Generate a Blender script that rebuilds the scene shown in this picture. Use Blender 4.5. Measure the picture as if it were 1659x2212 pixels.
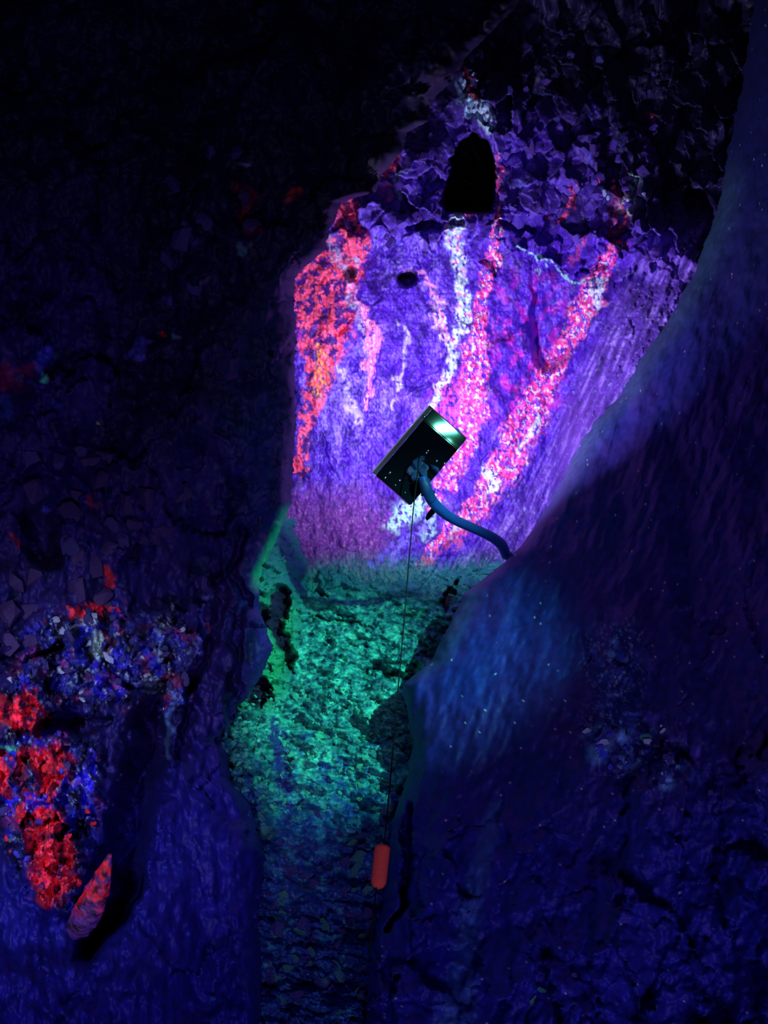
import bpy, bmesh, math, random
import numpy as np
from mathutils import Vector, Matrix

for o in list(bpy.data.objects):
    bpy.data.objects.remove(o)
SC = bpy.context.scene
COL = SC.collection
random.seed(7)

# ------------------------------------------------------------------ camera
F = 1597.0; CX, CY = 829.5, 1106.0; EYE = 1.6
def at(u, v, Y):
    """point of the cave that the photograph shows at pixel u, v, Y metres ahead of the camera"""
    return Vector(((u - CX) / F * Y, Y, EYE - (v - CY) / F * Y))
cd = bpy.data.cameras.new('camera'); cam = bpy.data.objects.new('camera', cd); COL.objects.link(cam)
cam.location = (0, 0, EYE); cam.rotation_euler = (math.pi / 2, 0, 0)
cd.sensor_fit = 'VERTICAL'; cd.sensor_height = 36.0; cd.lens = F * 36.0 / 2212.0
cd.clip_start = 0.02; cd.clip_end = 60
SC.camera = cam

# ------------------------------------------------------------------ world, lights, exposure
w = bpy.data.worlds.new('world'); SC.world = w; w.use_nodes = True
w.node_tree.nodes['Background'].inputs[0].default_value = (0.02, 0.06, 0.25, 1)
w.node_tree.nodes['Background'].inputs[1].default_value = 0.02
SC.view_settings.view_transform = 'Standard'; SC.view_settings.look = 'None'
SC.view_settings.gamma = 1; SC.view_settings.exposure = 0; SC.view_settings.use_curve_mapping = False

def aim(o, target):
    d = Vector(target) - o.location
    o.rotation_euler = d.to_track_quat('-Z', 'Y').to_euler()
def area(name, loc, target, sx, sy, power, col, spread=180):
    l = bpy.data.lights.new(name, 'AREA'); l.shape = 'RECTANGLE'; l.size = sx; l.size_y = sy
    l.energy = power; l.color = col; l.spread = math.radians(spread)
    o = bpy.data.objects.new(name, l); COL.objects.link(o); o.location = loc; aim(o, target); return o
def spot(name, loc, target, power, col, angle, blend=1.0, radius=0.05):
    l = bpy.data.lights.new(name, 'SPOT'); l.energy = power; l.color = col
    l.spot_size = math.radians(angle); l.spot_blend = blend; l.shadow_soft_size = radius
    o = bpy.data.objects.new(name, l); COL.objects.link(o); o.location = loc; aim(o, target); return o

# the lamp box in the middle, shining away from the camera and up the rock face
LAMP_C = at(905, 983, 3.0)
area('main_lamp_light', LAMP_C + Vector((0.0, 0.09, 0.01)), at(1010, 650, 4.6), 0.16, 0.28, 44, (0.92, 0.74, 1.0), 140)
# green lamp behind the camera: lights the rubble slope and glares on the back of the box
GLAMP = Vector((1.476, 0.652, 2.853))
area('green_lamp_tube', GLAMP, at(960, 925, 3.0), 0.17, 0.055, 0.6, (0.16, 1.0, 0.75), 40)
spot('green_lamp_light', GLAMP + Vector((0, 0, -0.12)), at(715, 1480, 3.6), 620, (0.20, 1.0, 0.72), 25, 1.0, 0.03)
# added unseen spot at the left, brightens the lower outcrop
spot('outcrop_fill_light', (-0.55, 0.25, 1.75), at(90, 1610, 1.9), 75, (1.0, 0.85, 1.0), 40, 1.0, 0.05)
# added unseen violet fill behind the camera for the ambient level
area('ambient_fill_light', (0.20, -0.5, 0.95), (0.0, 3.0, 0.5), 0.5, 0.25, 14, (0.80, 0.50, 1.0))

# ------------------------------------------------------------------ noise in numpy
def _h(ix, iy, s):
    n = (ix * 374761393 + iy * 668265263 + s * 1442695041) & 0xffffffff
    n = ((n ^ (n >> 13)) * 1274126177) & 0xffffffff
    n = ((n ^ (n >> 15)) * 2246822519) & 0xffffffff
    return ((n ^ (n >> 16)) & 0xffffff) / float(0xffffff)
def noise(x, y, s=0):
    x = np.asarray(x, float); y = np.asarray(y, float)
    xi = np.floor(x).astype(np.int64); yi = np.floor(y).astype(np.int64)
    fx = x - xi; fy = y - yi
    def g(ax, ay):
        a = _h(xi + ax, yi + ay, s) * 2 * np.pi
        return np.cos(a) * (fx - ax) + np.sin(a) * (fy - ay)
    ux = fx ** 3 * (fx * (fx * 6 - 15) + 10); uy = fy ** 3 * (fy * (fy * 6 - 15) + 10)
    a = g(0, 0) * (1 - ux) + g(1, 0) * ux; b = g(0, 1) * (1 - ux) + g(1, 1) * ux
    return (a * (1 - uy) + b * uy) * 1.5
def fbm(u, v, su, sv=None, o=4, s=0, rot=0.0, gain=0.5):
    sv = sv or su
    if rot:
        c, q = math.cos(rot), math.sin(rot); u, v = u * c + v * q, -u * q + v * c
    r = 0; a = 1; t = 0
    for k in range(o):
        r = r + a * noise(u / su * 2 ** k + 13.7 * k, v / sv * 2 ** k + 7.1 * k, s + k); t += a; a *= gain
    return r / t * 1.4
def ridge(u, v, su, sv=None, o=4, s=0, rot=0.0):
    sv = sv or su
    if rot:
        c, q = math.cos(rot), math.sin(rot); u, v = u * c + v * q, -u * q + v * c
    r = 0; a = 1; t = 0
    for k in range(o):
        r = r + a * (1 - 2.2 * np.abs(noise(u / su * 2 ** k + 3.7 * k, v / sv * 2 ** k + 9.1 * k, s + k))); t += a; a *= 0.55
    return r / t
def cells(u, v, su, sv, s=0, rot=0.0):
    """faceted blocks: a tilted plane per cell and the distance to the joint"""
    if rot:
        c, q = math.cos(rot), math.sin(rot); u, v = u * c + v * q, -u * q + v * c
    x = u / su; y = v / sv
    xi = np.floor(x).astype(np.int64); yi = np.floor(y).astype(np.int64)
    d1 = np.full(x.shape, 9.0); d2 = np.full(x.shape, 9.0); hh = np.zeros(x.shape); cid = np.zeros(x.shape)
    for ax in (-1, 0, 1):
        for ay in (-1, 0, 1):
            px = xi + ax + _h(xi + ax, yi + ay, s); py = yi + ay + _h(xi + ax, yi + ay, s + 1)
            dx = x - px; dy = y - py; d = np.sqrt(dx * dx + dy * dy)
            o_ = _h(xi + ax, yi + ay, s + 2); gx = _h(xi + ax, yi + ay, s + 3) - .5; gy = _h(xi + ax, yi + ay, s + 4) - .5
            h_ = (o_ - .5) + 1.3 * (gx * dx + gy * dy)
            near = d < d1
            d2 = np.where(near, d1, np.minimum(d2, d)); hh = np.where(near, h_, hh); cid = np.where(near, o_, cid)
            d1 = np.where(near, d, d1)
    return hh, d2 - d1, cid
def ss(a, b, x):
    t = np.clip((x - a) / (b - a), 0, 1); return t * t * (3 - 2 * t)
def vein(u, v, pts, soft=0.5):
    """1 inside a band along points (x, y, half width), falling to 0 at the edge"""
    m = np.zeros(np.shape(u))
    for (x0, y0, w0), (x1, y1, w1) in zip(pts[:-1], pts[1:]):
        dx, dy = x1 - x0, y1 - y0; L = dx * dx + dy * dy + 1e-9
        t = np.clip(((u - x0) * dx + (v - y0) * dy) / L, 0, 1)
        d = np.hypot(u - x0 - t * dx, v - y0 - t * dy) / (w0 + (w1 - w0) * t)
        m = np.maximum(m, 1 - ss(1 - soft, 1 + soft, d))
    return m
def blob(u, v, x, y, rx, ry=None, soft=0.5, rot=0.0):
    ry = ry or rx; a = u - x; b = v - y
    if rot:
        c, q = math.cos(rot), math.sin(rot); a, b = a * c + b * q, -a * q + b * c
    return 1 - ss(1 - soft, 1 + soft, np.hypot(a / rx, b / ry))
def mix(c, col, m):
    return c * (1 - m[..., None]) + np.array(col, float) * m[..., None]

# ------------------------------------------------------------------ materials
def rock_mat(name, attr=True, col=(0.1, 0.1, 0.4), rough=0.55, spec=0.4, bump=0.25, scale=60, var=0.5):
    m = bpy.data.materials.new(name); m.use_nodes = True; nt = m.node_tree; N = nt.nodes; L = nt.links
    b = N['Principled BSDF']; b.inputs['Roughness'].default_value = rough
    b.inputs['Specular IOR Level'].default_value = spec
    tc = N.new('ShaderNodeTexCoord')
    n = N.new('ShaderNodeTexNoise'); n.inputs['Scale'].default_value = scale; n.inputs['Detail'].default_value = 6
    n.inputs['Roughness'].default_value = 0.65
    L.new(tc.outputs['Object'], n.inputs['Vector'])
    mp = N.new('ShaderNodeMapRange'); mp.inputs[1].default_value = 0.3; mp.inputs[2].default_value = 0.7
    mp.inputs[3].default_value = 1 - var; mp.inputs[4].default_value = 1 + var
    L.new(n.outputs[0], mp.inputs[0])
    if attr:
        a = N.new('ShaderNodeAttribute'); a.attribute_name = 'mineral'; src = a.outputs['Color']
    else:
        a = N.new('ShaderNodeRGB'); a.outputs[0].default_value = (*col, 1); src = a.outputs[0]
    mx = N.new('ShaderNodeVectorMath'); mx.operation = 'SCALE'
    L.new(src, mx.inputs[0]); L.new(mp.outputs[0], mx.inputs['Scale']); L.new(mx.outputs[0], b.inputs['Base Color'])
    bp = N.new('ShaderNodeBump'); bp.inputs['Strength'].default_value = bump; bp.inputs['Distance'].default_value = 0.01
    L.new(n.outputs[0], bp.inputs['Height']); L.new(bp.outputs[0], b.inputs['Normal'])
    return m
def plain(name, col, rough=0.4, spec=0.5, metal=0.0, bump=0.0, scale=200, coat=0.0):
    m = rock_mat(name, False, col, rough, spec, bump, scale, 0.12)
    m.node_tree.nodes['Principled BSDF'].inputs['Metallic'].default_value = metal
    m.node_tree.nodes['Principled BSDF'].inputs['Coat Weight'].default_value = coat
    return m

M_ROCK = rock_mat('mineral_rock', scale=45, bump=0.35, var=0.45)
M_WALL = rock_mat('dark_rock', scale=30, bump=0.12, rough=0.6, spec=0.3, var=0.35)
M_GREEN = rock_mat('green_rubble', scale=70, bump=0.4, rough=0.7, spec=0.25, var=0.4)

# ------------------------------------------------------------------ outlines of the cave
def curve(pts):
    p = sorted(pts, key=lambda q: q[1]); ys = [q[1] for q in p]; xs = [q[0] for q in p]
    return lambda v: np.interp(v, ys, xs)
EDGE_L = curve([(1350, -1500), (1250, -200), (1110, 20), (1040, 90), (1005, 125), (985, 165), (935, 215), (925, 262), (880, 285), (868, 330), (825, 375), (812, 415),
                (738, 436), (712, 500), (700, 540), (640, 595), (634, 640), (640, 700), (637, 820), (640, 900), (634, 1000), (630, 1085), (604, 1150), (562, 1240),
                (560, 1310), (590, 1400), (560, 1470), (505, 1540), (488, 1600), (500, 1680), (540, 1740), (572, 1850), (556, 2000), (566, 2100), (560, 2212), (540, 3600)])
EDGE_R = curve([(1900, -1500), (1680, -200), (1630, 0), (1600, 200), (1572, 330), (1556, 430), (1500, 590), (1440, 700), (1380, 780), (1345, 850), (1290, 905), (1250, 960),
                (1228, 1010), (1185, 1090), (1130, 1175), (1060, 1240), (1000, 1285), (965, 1360), (930, 1430), (868, 1480), (880, 1540), (892, 1600),
                (880, 1680), (850, 1760), (838, 1850), (830, 1950), (800, 2050), (790, 2212), (720, 3600)])
def smooth_edge(E, v):
    return sum(w_ * E(v + k) for k, w_ in ((-260, .05), (-180, .11), (-100, .17), (-40, .17), (0, 0.0), (40, .17), (100, .17), (180, .11), (260, .05)))
DL = lambda v: np.interp(v, [-1500, 0, 600, 1050, 1200, 1600, 2212, 2800, 3600], [2.85, 2.85, 2.9, 2.95, 3.0, 2.7, 2.0, 1.5, 1.05])
DR = lambda v: np.interp(v, [-1500, 0, 600, 1000, 1300, 1600, 2212, 2800, 3600], [4.0, 4.0, 3.75, 3.5, 3.3, 2.85, 1.95, 1.45, 1.05])
DF = lambda v: np.interp(v, [1150, 1240, 1330, 1600, 1900, 2212, 2800, 3600], [4.7, 4.35, 4.02, 3.35, 2.75, 2.3, 1.6, 1.08])

# ------------------------------------------------------------------ back wall: the glowing face
WU = None
def warp(u, v, a=10, s=90):
    return u + a * fbm(u, v, 45, o=3, s=s), v + a * fbm(u, v, 45, o=3, s=s + 5)
HOLE = [(1022, 300, 14), (1022, 330, 38), (1020, 380, 46), (1010, 440, 52)]
def back_depth(u, v, fine=True):
    Y = 4.55 + 0.10 * fbm(u, v, 260, 420, 3, 11) - 0.10 * blob(u, v, 880, 820, 190, 330, 0.6)
    er = EDGE_R(v) + 30
    t = ss(0, 1, (u - 1180) / np.maximum(er - 1180, 60)); 
    Y = Y + (DR(v) + 0.12 - Y) * np.clip(t, 0, 1) ** 1.2 * ss(1330, 1100, v)
    Y = Y + 0.5 * ss(520, 60, v) + 0.25 * ss(1250, 1500, u) * ss(620, 350, v)     # leans back at the top
    Y = Y - 0.42 * blob(u, v, 1042, 196, 50, 92, .75, -.35)
    hu, hv = u + 9 * fbm(u, v, 34, o=4, s=77), v + 9 * fbm(u, v, 34, o=4, s=78)
    Y = Y - 0.22 * ss(1020, 1290, v)                     # swells out at the foot
    # bands of schist: vein D stands proud, grooves beside it
    Y = Y + 0.05 * vein(u, v, [(1165, 640, 10), (1162, 700, 20), (1185, 770, 26), (1210, 755, 20)], 0.5) * 3.5
    Y = Y + 1.5 * vein(hu, hv, HOLE, 0.12) * ss(461, 453, v)
    Y = Y + 0.30 * blob(.6 * u + .4 * hu, .6 * v + .4 * hv, 880, 602, 19, 17, 0.3)
    Y = Y + 0.12 * blob(hu, hv, 757, 592, 12, 15, 0.4)
    Y = Y + 0.16 * vein(hu, hv, [(882, 494, 5), (920, 488, 9), (960, 486, 8), (1000, 478, 4)], 0.5)
    Y = Y + 0.14 * vein(hu, hv, [(1080, 480, 5), (1110, 486, 8), (1140, 500, 12), (1135, 530, 6)], 0.5)
    Y = Y + 0.12 * vein(hu, hv, [(1255, 586, 4), (1285, 580, 7), (1310, 570, 4)], 0.5)
    Y = Y + 0.12 * vein(hu, hv, [(1320, 510, 5), (1350, 500, 9), (1390, 515, 6)], 0.5)
    Y = Y + 0.10 * vein(hu, hv, [(1040, 566, 3), (1062, 570, 7), (1072, 590, 3)], 0.5)
    Y = Y + 0.06 * vein(hu, hv, [(727, 720, 5), (755, 702, 3), (762, 690, 2)], 0.5)
    for pts in ([(700, 930, 3), (705, 1000, 3), (745, 1060, 3)], [(870, 830, 2), (895, 835, 4), (915, 822, 2)], [(895, 815, 2), (905, 840, 3)],
                [(800, 720, 2), (818, 760, 2), (800, 850, 3), (780, 960, 2)], [(1150, 560, 3), (1155, 640, 5), (1160, 720, 4), (1162, 800, 3)],
                [(960, 1010, 4), (948, 1050, 4), (935, 1090, 3)], [(1180, 790, 3), (1120, 860, 2), (1085, 930, 3), (1045, 1000, 3)]):
        Y = Y + 0.03 * vein(hu, hv, pts, 0.6)
    if fine:
        up = np.clip(ss(560, 470, v) + 0.9 * ss(1120, 1230, u) * ss(640, 560, v), 0, 1)
        h, e, _ = cells(*warp(u, v, 14), 44, 62, 21, -.15); h2, e2, _ = cells(*warp(u, v, 8, 33), 22, 32, 31, .2)
        Y = Y - up * (0.22 * h + 0.05 * h2 + 0.12 * fbm(u, v, 120, 150, 3, 35) + .004 * fbm(u, v, 12, 18, 3, 36) - 0.02 * (1 - ss(0, 0.12, e)))
        h3, e3, _ = cells(*warp(u, v, 14, 60), 60, 120, 41, 0.12)
        mid = (1 - up)
        Y = Y - mid * (0.022 * h3 + 0.030 * fbm(u, v, 26, 46, 4, 51) + 0.010 * ridge(u, v, 7, 13, 2, 61))
        dz = ss(-40, 20, u - np.interp(v, [500, 700, 850, 1010, 1160], [1330, 1245, 1165, 1090, 950])) * mid
        Y = Y - dz * 0.020 * fbm(u, v, 12, 90, 3, 71, rot=0.45)
    return Y
RED_L = [(752, 462, 30), (756, 500, 30), (760, 530, 34), (725, 550, 40), (700, 590, 60), (698, 640, 66), (702, 690, 62), (694, 740, 50), (694, 800, 30), (682, 850, 20), (676, 890, 16), (652, 930, 14), (655, 968, 15), (640, 1010, 14)]
V_C = [(1074, 340, 5), (1080, 400, 9), (1078, 470, 7), (1068, 520, 13), (1058, 580, 16), (1048, 640, 16), (1038, 690, 18), (1028, 750, 20), (1020, 800, 24), (1024, 860, 28), (1012, 920, 26), (1000, 960, 24), (975, 1020, 22), (950, 1070, 14), (925, 1100, 8)]
V_D = [(1335, 520, 14), (1300, 590, 22), (1275, 640, 26), (1248, 700, 24), (1215, 765, 20), (1172, 835, 26), (1145, 900, 34), (1115, 960, 36), (1085, 1015, 34), (1040, 1080, 24), (1000, 1125, 18), (955, 1165, 14), (905, 1225, 8)]
V_A = [(990, 455, 12), (982, 500, 20), (992, 560, 15), (996, 620, 14), (1000, 670, 15), (994, 710, 13), (978, 745, 14), (966, 790, 11), (955, 830, 9), (938, 868, 9), (928, 890, 7)]
V_B = [(880, 575, 4), (910, 595, 5), (938, 630, 8), (950, 680, 9), (960, 730, 9), (968, 770, 8)]
V_P = [(758, 600, 5), (775, 650, 7), (795, 690, 12), (806, 730, 20), (802, 775, 15), (798, 800, 9), (798, 850, 6), (792, 880, 4)]
def back_color(u, v):
    wu, wv = warp(u, v, 17); wu = wu + 5 * fbm(u, v, 14, 18, 3, 97); wv = wv + 5 * fbm(u, v, 14, 18, 3, 98)
    st = fbm(u, v, 9, 20, 4, 101, gain=0.7); st2 = ridge(u, v, 8, 16, 3, 111); big = fbm(u, v, 90, 130, 3, 121); fi = fbm(u, v, 5, 7, 2, 131)
    ms = fbm(u, v, 34, 60, 4, 103, gain=.6)
    c = np.zeros(u.shape + (3,)) + np.array((0.085, 0.016, 0.60))
    c = mix(c, (0.030, 0.008, 0.30), ss(0.0, 0.6, -st - 0.5 * ms) * .9)
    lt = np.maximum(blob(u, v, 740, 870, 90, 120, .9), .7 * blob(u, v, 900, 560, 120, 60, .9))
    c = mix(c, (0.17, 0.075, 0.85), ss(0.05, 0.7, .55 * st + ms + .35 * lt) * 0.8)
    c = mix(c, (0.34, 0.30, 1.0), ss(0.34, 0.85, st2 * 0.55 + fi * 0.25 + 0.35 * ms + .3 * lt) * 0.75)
    c = mix(c, (0.02, 0.006, 0.14), ss(.55, .8, ridge(*warp(u, v, 20, 105), 70, 120, 3, 107)) * .6)
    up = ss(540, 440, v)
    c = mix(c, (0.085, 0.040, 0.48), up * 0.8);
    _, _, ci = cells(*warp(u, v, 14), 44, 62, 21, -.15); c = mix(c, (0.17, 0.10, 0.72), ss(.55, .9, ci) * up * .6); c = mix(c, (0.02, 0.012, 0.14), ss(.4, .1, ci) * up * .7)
    c = mix(c, (0.012, 0.014, 0.07), up * ss(1150, 1380, u - .3 * (v - 300)) * .9); c = mix(c, (0.012, 0.014, 0.07), ss(310, 170, v + 20 * fbm(u, v, 60, 60, 3, 147)) * .9)  # top and upper right darkened in colour, standing in for light falloff
    # magenta stain across the middle right
    mg = ss(-0.1, 0.45, fbm(u, v, 22, 34, 4, 151)) * ss(1040, 1100, u) * ss(1250, 1180, u) * ss(560, 640, v) * ss(940, 860, v)
    c = mix(c, (0.75, 0.03, 0.55), mg * 0.55)
    mg2 = blob(wu, wv, 985, 880, 48, 62, 0.5) * ss(-0.25, 0.3, st)
    c = mix(c, (0.95, 0.10, 0.50), mg2 * 0.85)
    # smooth violet flank on the right
    fl = ss(0, 50, u - np.interp(v, [400, 520, 600, 700, 830, 960, 1080, 1180, 1240], [1420, 1370, 1325, 1285, 1215, 1160, 1095, 1010, 930])) * ss(430, 560, v)
    sd = fbm(u, v, 10, 80, 4, 161, rot=0.42)
    fc = np.zeros_like(c) + np.array((0.12, 0.05, 0.50)); fc = mix(fc, (0.30, 0.20, 0.85), ss(0.05, 0.6, sd)); fc = mix(fc, (0.05, 0.03, 0.24), ss(0.1, 0.6, -sd))
    fc = mix(fc, (0.35, 0.5, 0.9), ss(0.45, 0.75, fbm(u, v, 7, 16, 3, 166, rot=0.4)) * 0.6)
    c = c * (1 - fl[..., None]) + fc * fl[..., None]
    # dull purple foot
    ft = ss(1010, 1130, v + 40 * big) * ss(900, 840, u + 0.4 * (v - 1100))
    pc = np.zeros_like(c) + np.array((0.20, 0.05, 0.42)); pc = mix(pc, (0.55, 0.25, 0.55), ss(0.25, 0.6, fi * 0.6 + st * 0.6) * 0.7); pc = mix(pc, (0.06, 0.03, 0.2), ss(0.0, 0.5, -st - big * .4))
    c = c * (1 - ft[..., None]) + pc * ft[..., None]
    # veins
    nz = fbm(u, v, 10, 17, 3, 171, gain=.7); n2 = fbm(u, v, 6, 10, 2, 181)
    rv = vein(wu, wv, RED_L, 0.25); c = mix(c, (0.10, 0.02, 0.22), rv * .75)
    rl = rv * ss(-0.10, 0.06, fbm(*warp(u, v, 8, 193), 24, 26, 4, 191, gain=.7) + .04 - .10 * blob(u, v, 740, 680, 60, 60, .8))
    c = mix(c, (0.95, 0.05, 0.13), rl); c = mix(c, (1.0, 0.14, 0.32), rl * ss(0.0, 0.4, ridge(u, v, 9, 11, 2, 195))); c = mix(c, (0.30, 0.02, 0.15), rl * ss(0.25, 0.6, -nz) * .8)
    hot = vein(wu, wv, [(698, 760, 9), (693, 800, 14), (680, 850, 8)], .6)
    c = mix(c, (1.0, 0.42, 0.12), hot * ss(-0.2, 0.3, n2))
    ring = blob(u, v, 762, 588, 26, 24, 0.25) * ss(-0.3, 0.1, nz); c = mix(c, (0.95, 0.1, 0.25), ring)
    c = mix(c, (0.10, 0.01, 0.05), blob(u, v, 757, 592, 13, 16, 0.4))  # shade of the hollow inside the ring, painted dark
    wl = np.maximum.reduce([vein(wu, wv, p_, .7) for p_ in ([(712, 500, 5), (728, 560, 6), (748, 610, 7), (775, 680, 6), (785, 740, 4), (797, 830, 4)], [(742, 570, 3), (762, 560, 4), (772, 590, 3)],
         [(868, 700, 4), (878, 745, 5), (862, 820, 4), (850, 880, 3)], [(735, 790, 4), (760, 860, 5), (775, 920, 3)])])
    c = mix(c, (0.55, 0.55, 1.0), wl * ss(-0.3, 0.3, st2 * .5 + nz) * .8)
    vp = vein(wu, wv, V_P, .3); c = mix(c, (0.85, 0.22, 0.62), vp * ss(-.45, 0, nz)); c = mix(c, (0.95, 0.55, 0.9), vp * ss(0.15, .5, n2))
    vb = vein(wu, wv, V_B, .5); c = mix(c, (0.75, 0.3, 0.75), vb * ss(-.3, .1, nz)); c = mix(c, (0.55, 0.8, 1.0), vb * ss(0.0, .4, n2) * ss(600, 680, v))
    for V_, hw in ((V_C, 1.0), (V_D, 1.0)):
        m = vein(wu, wv, V_, .35)
        c = mix(c, (0.96, 0.05, 0.36), m * ss(-.24, .0, nz)); c = mix(c, (0.98, 0.28, 0.66), m * ss(0.05, .4, n2) * ss(-.24, 0, nz)); c = mix(c, (0.70, 0.85, 1.0), m * ss(.20, .4, fbm(u, v, 9, 12, 3, 201, gain=.7)))
        c = mix(c, (0.20, 0.03, 0.6), m * ss(.28, .5, fbm(u, v, 12, 22, 3, 211)) * .8)
    va = vein(wu, wv, V_A, .4); c = mix(c, (0.45, 0.75, 1.0), va * ss(-.3, 0, nz)); c = mix(c, (0.85, 1.0, 1.0), va * ss(0.1, .4, n2)); c = mix(c, (0.9, 0.15, 0.5), va * ss(.3, .5, fbm(u, v, 12, 14, 3, 221)) * .8)
    c = mix(c, (0.05, 0.02, 0.3), va * ss(.3, .55, fbm(u, v, 8, 9, 3, 223)) * .7)
    for pts, col, k in (
        ([(1118, 536, 3), (1150, 546, 4), (1190, 580, 3), (1250, 606, 4), (1310, 612, 6)], (0.4, 0.95, 0.9), .8),
        ([(1290, 625, 12), (1285, 660, 10)], (0.6, 0.9, 1.0), .9), ([(1160, 880, 4), (1155, 935, 9), (1120, 975, 5)], (0.6, 0.95, 1.0), .8),
        ([(1050, 1010, 8), (1075, 1050, 9), (1060, 1080, 5)], (0.6, 0.95, 1.0), .8),
        ([(905, 1080, 14), (880, 1105, 26), (852, 1128, 18)], (0.45, 0.95, 0.95), 1.), ([(948, 1085, 5), (925, 1125, 12), (918, 1160, 8)], (0.35, 0.75, 0.8), .9),
        ([(925, 1130, 6), (880, 1170, 6), (840, 1225, 5), (835, 1245, 3)], (0.22, 0.2, 1.0), 1.), ([(885, 1150, 3), (830, 1195, 6), (785, 1240, 4)], (0.16, 0.13, 1.0), 1.),
        ([(1030, 1130, 10), (980, 1170, 12), (930, 1210, 9), (890, 1240, 5)], (0.7, 0.10, 0.30), .8), ([(1010, 1120, 5), (975, 1165, 5)], (0.6, 0.7, 1.0), .8),
        ([(1240, 400, 3), (1234, 455, 6), (1210, 482, 6), (1180, 478, 3)], (0.9, 0.08, 0.2), .9), ([(1285, 215, 4), (1287, 290, 3), (1284, 355, 5)], (0.12, 0.12, 1.0), 1.),
        ([(1330, 400, 12), (1345, 440, 24), (1330, 490, 18)], (0.6, 0.12, 0.3), .7), ([(1372, 380, 10), (1365, 425, 14), (1350, 455, 12)], (0.45, 0.75, 0.9), .7),
        ([(1408, 245, 9), (1418, 250, 7)], (0.9, 0.08, 0.3), 1.), ([(1398, 300, 7), (1388, 330, 8)], (0.25, 0.4, 1.0), 1.),
        ([(1030, 118, 7), (1020, 132, 5)], (0.3, 0.5, 1.0), 1.), ([(1004, 140, 5), (1008, 165, 7)], (0.7, 0.1, 0.2), .7), ([(995, 180, 10), (1000, 215, 12)], (0.25, 0.5, 0.95), .9),
        ([(1012, 205, 12), (1034, 238, 20), (1058, 270, 14)], (0.45, 0.8, 1.0), 1.), ([(1020, 195, 8), (1028, 210, 7)], (0.7, 0.08, 0.1), .9),
        ([(1000, 455, 4), (1050, 452, 5)], (0.95, 0.15, 0.35), .9), ([(868, 315, 6), (850, 350, 10), (835, 390, 9)], (0.95, 0.1, 0.2), .8), ([(835, 350, 12), (830, 420, 10)], (0.6, 0.05, 0.2), .6),
        ([(870, 370, 5), (855, 410, 8), (848, 450, 5)], (0.3, 0.5, 0.9), .8), ([(1090, 380, 4), (1120, 400, 9), (1150, 360, 10)], (0.2, 0.25, 0.9), .6),
        ([(1170, 560, 4), (1160, 590, 3)], (0.4, 0.9, 0.9), .8), ([(1255, 520, 8), (1240, 560, 10)], (0.8, 0.1, 0.4), .6), ([(1370, 1040, 3), (1250, 1120, 8)], (0.5, 0.1, 0.15), .0)):
        m = vein(wu, wv, pts, .5) * ss(-.35, 0.05, nz)
        c = mix(c, col, m * k)
    # dark and mossy patches; shade painted into the small hole and the big recess
    c = mix(c, (0.012, 0.004, 0.05), blob(wu, wv, 880, 600, 19, 16, .4))
    c = mix(c, (0.01, 0.005, 0.03), ss(.35, .6, fbm(u, v, 26, 18, 4, 231)) * ss(620, 520, v) * .8)
    lo = ss(1180, 1260, v + 25 * big + 15 * st)
    gr = np.zeros_like(c) + np.array((0.03, 0.30, 0.30)); gr = mix(gr, (0.02, 0.10, 0.16), ss(0, .5, -st))
    c = c * (1 - lo[..., None]) + gr * lo[..., None]
    c = mix(c, (0.02, 0.02, 0.03), vein(u + 9 * fbm(u, v, 34, o=4, s=77), v + 9 * fbm(u, v, 34, o=4, s=78), HOLE, 0.16) * ss(464, 456, v))  # inside of the recess painted dark as its shade
    return c

# ------------------------------------------------------------------ mesh from a grid
def grid_object(name, X, Y, Z, C, mat, smooth=True, parent=None):
    r, c = X.shape
    co = np.stack([X, Y, Z], -1).reshape(-1, 3)
    i = np.arange(r * c).reshape(r, c)
    f = np.stack([i[:-1, :-1], i[1:, :-1], i[1:, 1:], i[:-1, 1:]], -1).reshape(-1, 4)
    me = bpy.data.meshes.new(name); me.vertices.add(len(co)); me.vertices.foreach_set('co', co.ravel())
    me.loops.add(f.size); me.loops.foreach_set('vertex_index', f.ravel().astype(np.int32))
    me.polygons.add(len(f)); me.polygons.foreach_set('loop_start', np.arange(0, f.size, 4, dtype=np.int32))
    me.polygons.foreach_set('loop_total', np.full(len(f), 4, np.int32))
    me.update(calc_edges=True)
    me.polygons.foreach_set('use_smooth', np.full(len(f), smooth))
    a = me.color_attributes.new('mineral', 'FLOAT_COLOR', 'POINT')
    a.data.foreach_set('color', np.concatenate([C.reshape(-1, 3), np.ones((r * c, 1))], 1).ravel())
    me.materials.append(mat)
    o = bpy.data.objects.new(name, me); COL.objects.link(o)
    if parent: o.parent = parent
    return o
def unproj(U, V, Y):
    return (U - CX) / F * Y, Y, EYE - (V - CY) / F * Y
def steps(a, b, s):
    return np.arange(a, b + 0.1, s)

us = np.concatenate([steps(420, 615, 15), steps(620, 1600, 2.2), steps(1615, 1900, 20)])
vs = np.concatenate([steps(-260, 20, 14), steps(26, 1320, 2.2), [1350, 1400]])
U, V = np.meshgrid(us, vs)
Yb = back_depth(U, V)
X, Y, Z = unproj(U, V, Yb)
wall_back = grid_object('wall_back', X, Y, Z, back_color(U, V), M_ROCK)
wall_back['kind'] = 'structure'
wall_back['label'] = 'lit violet rock face with pink, red and white mineral veins'

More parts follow.
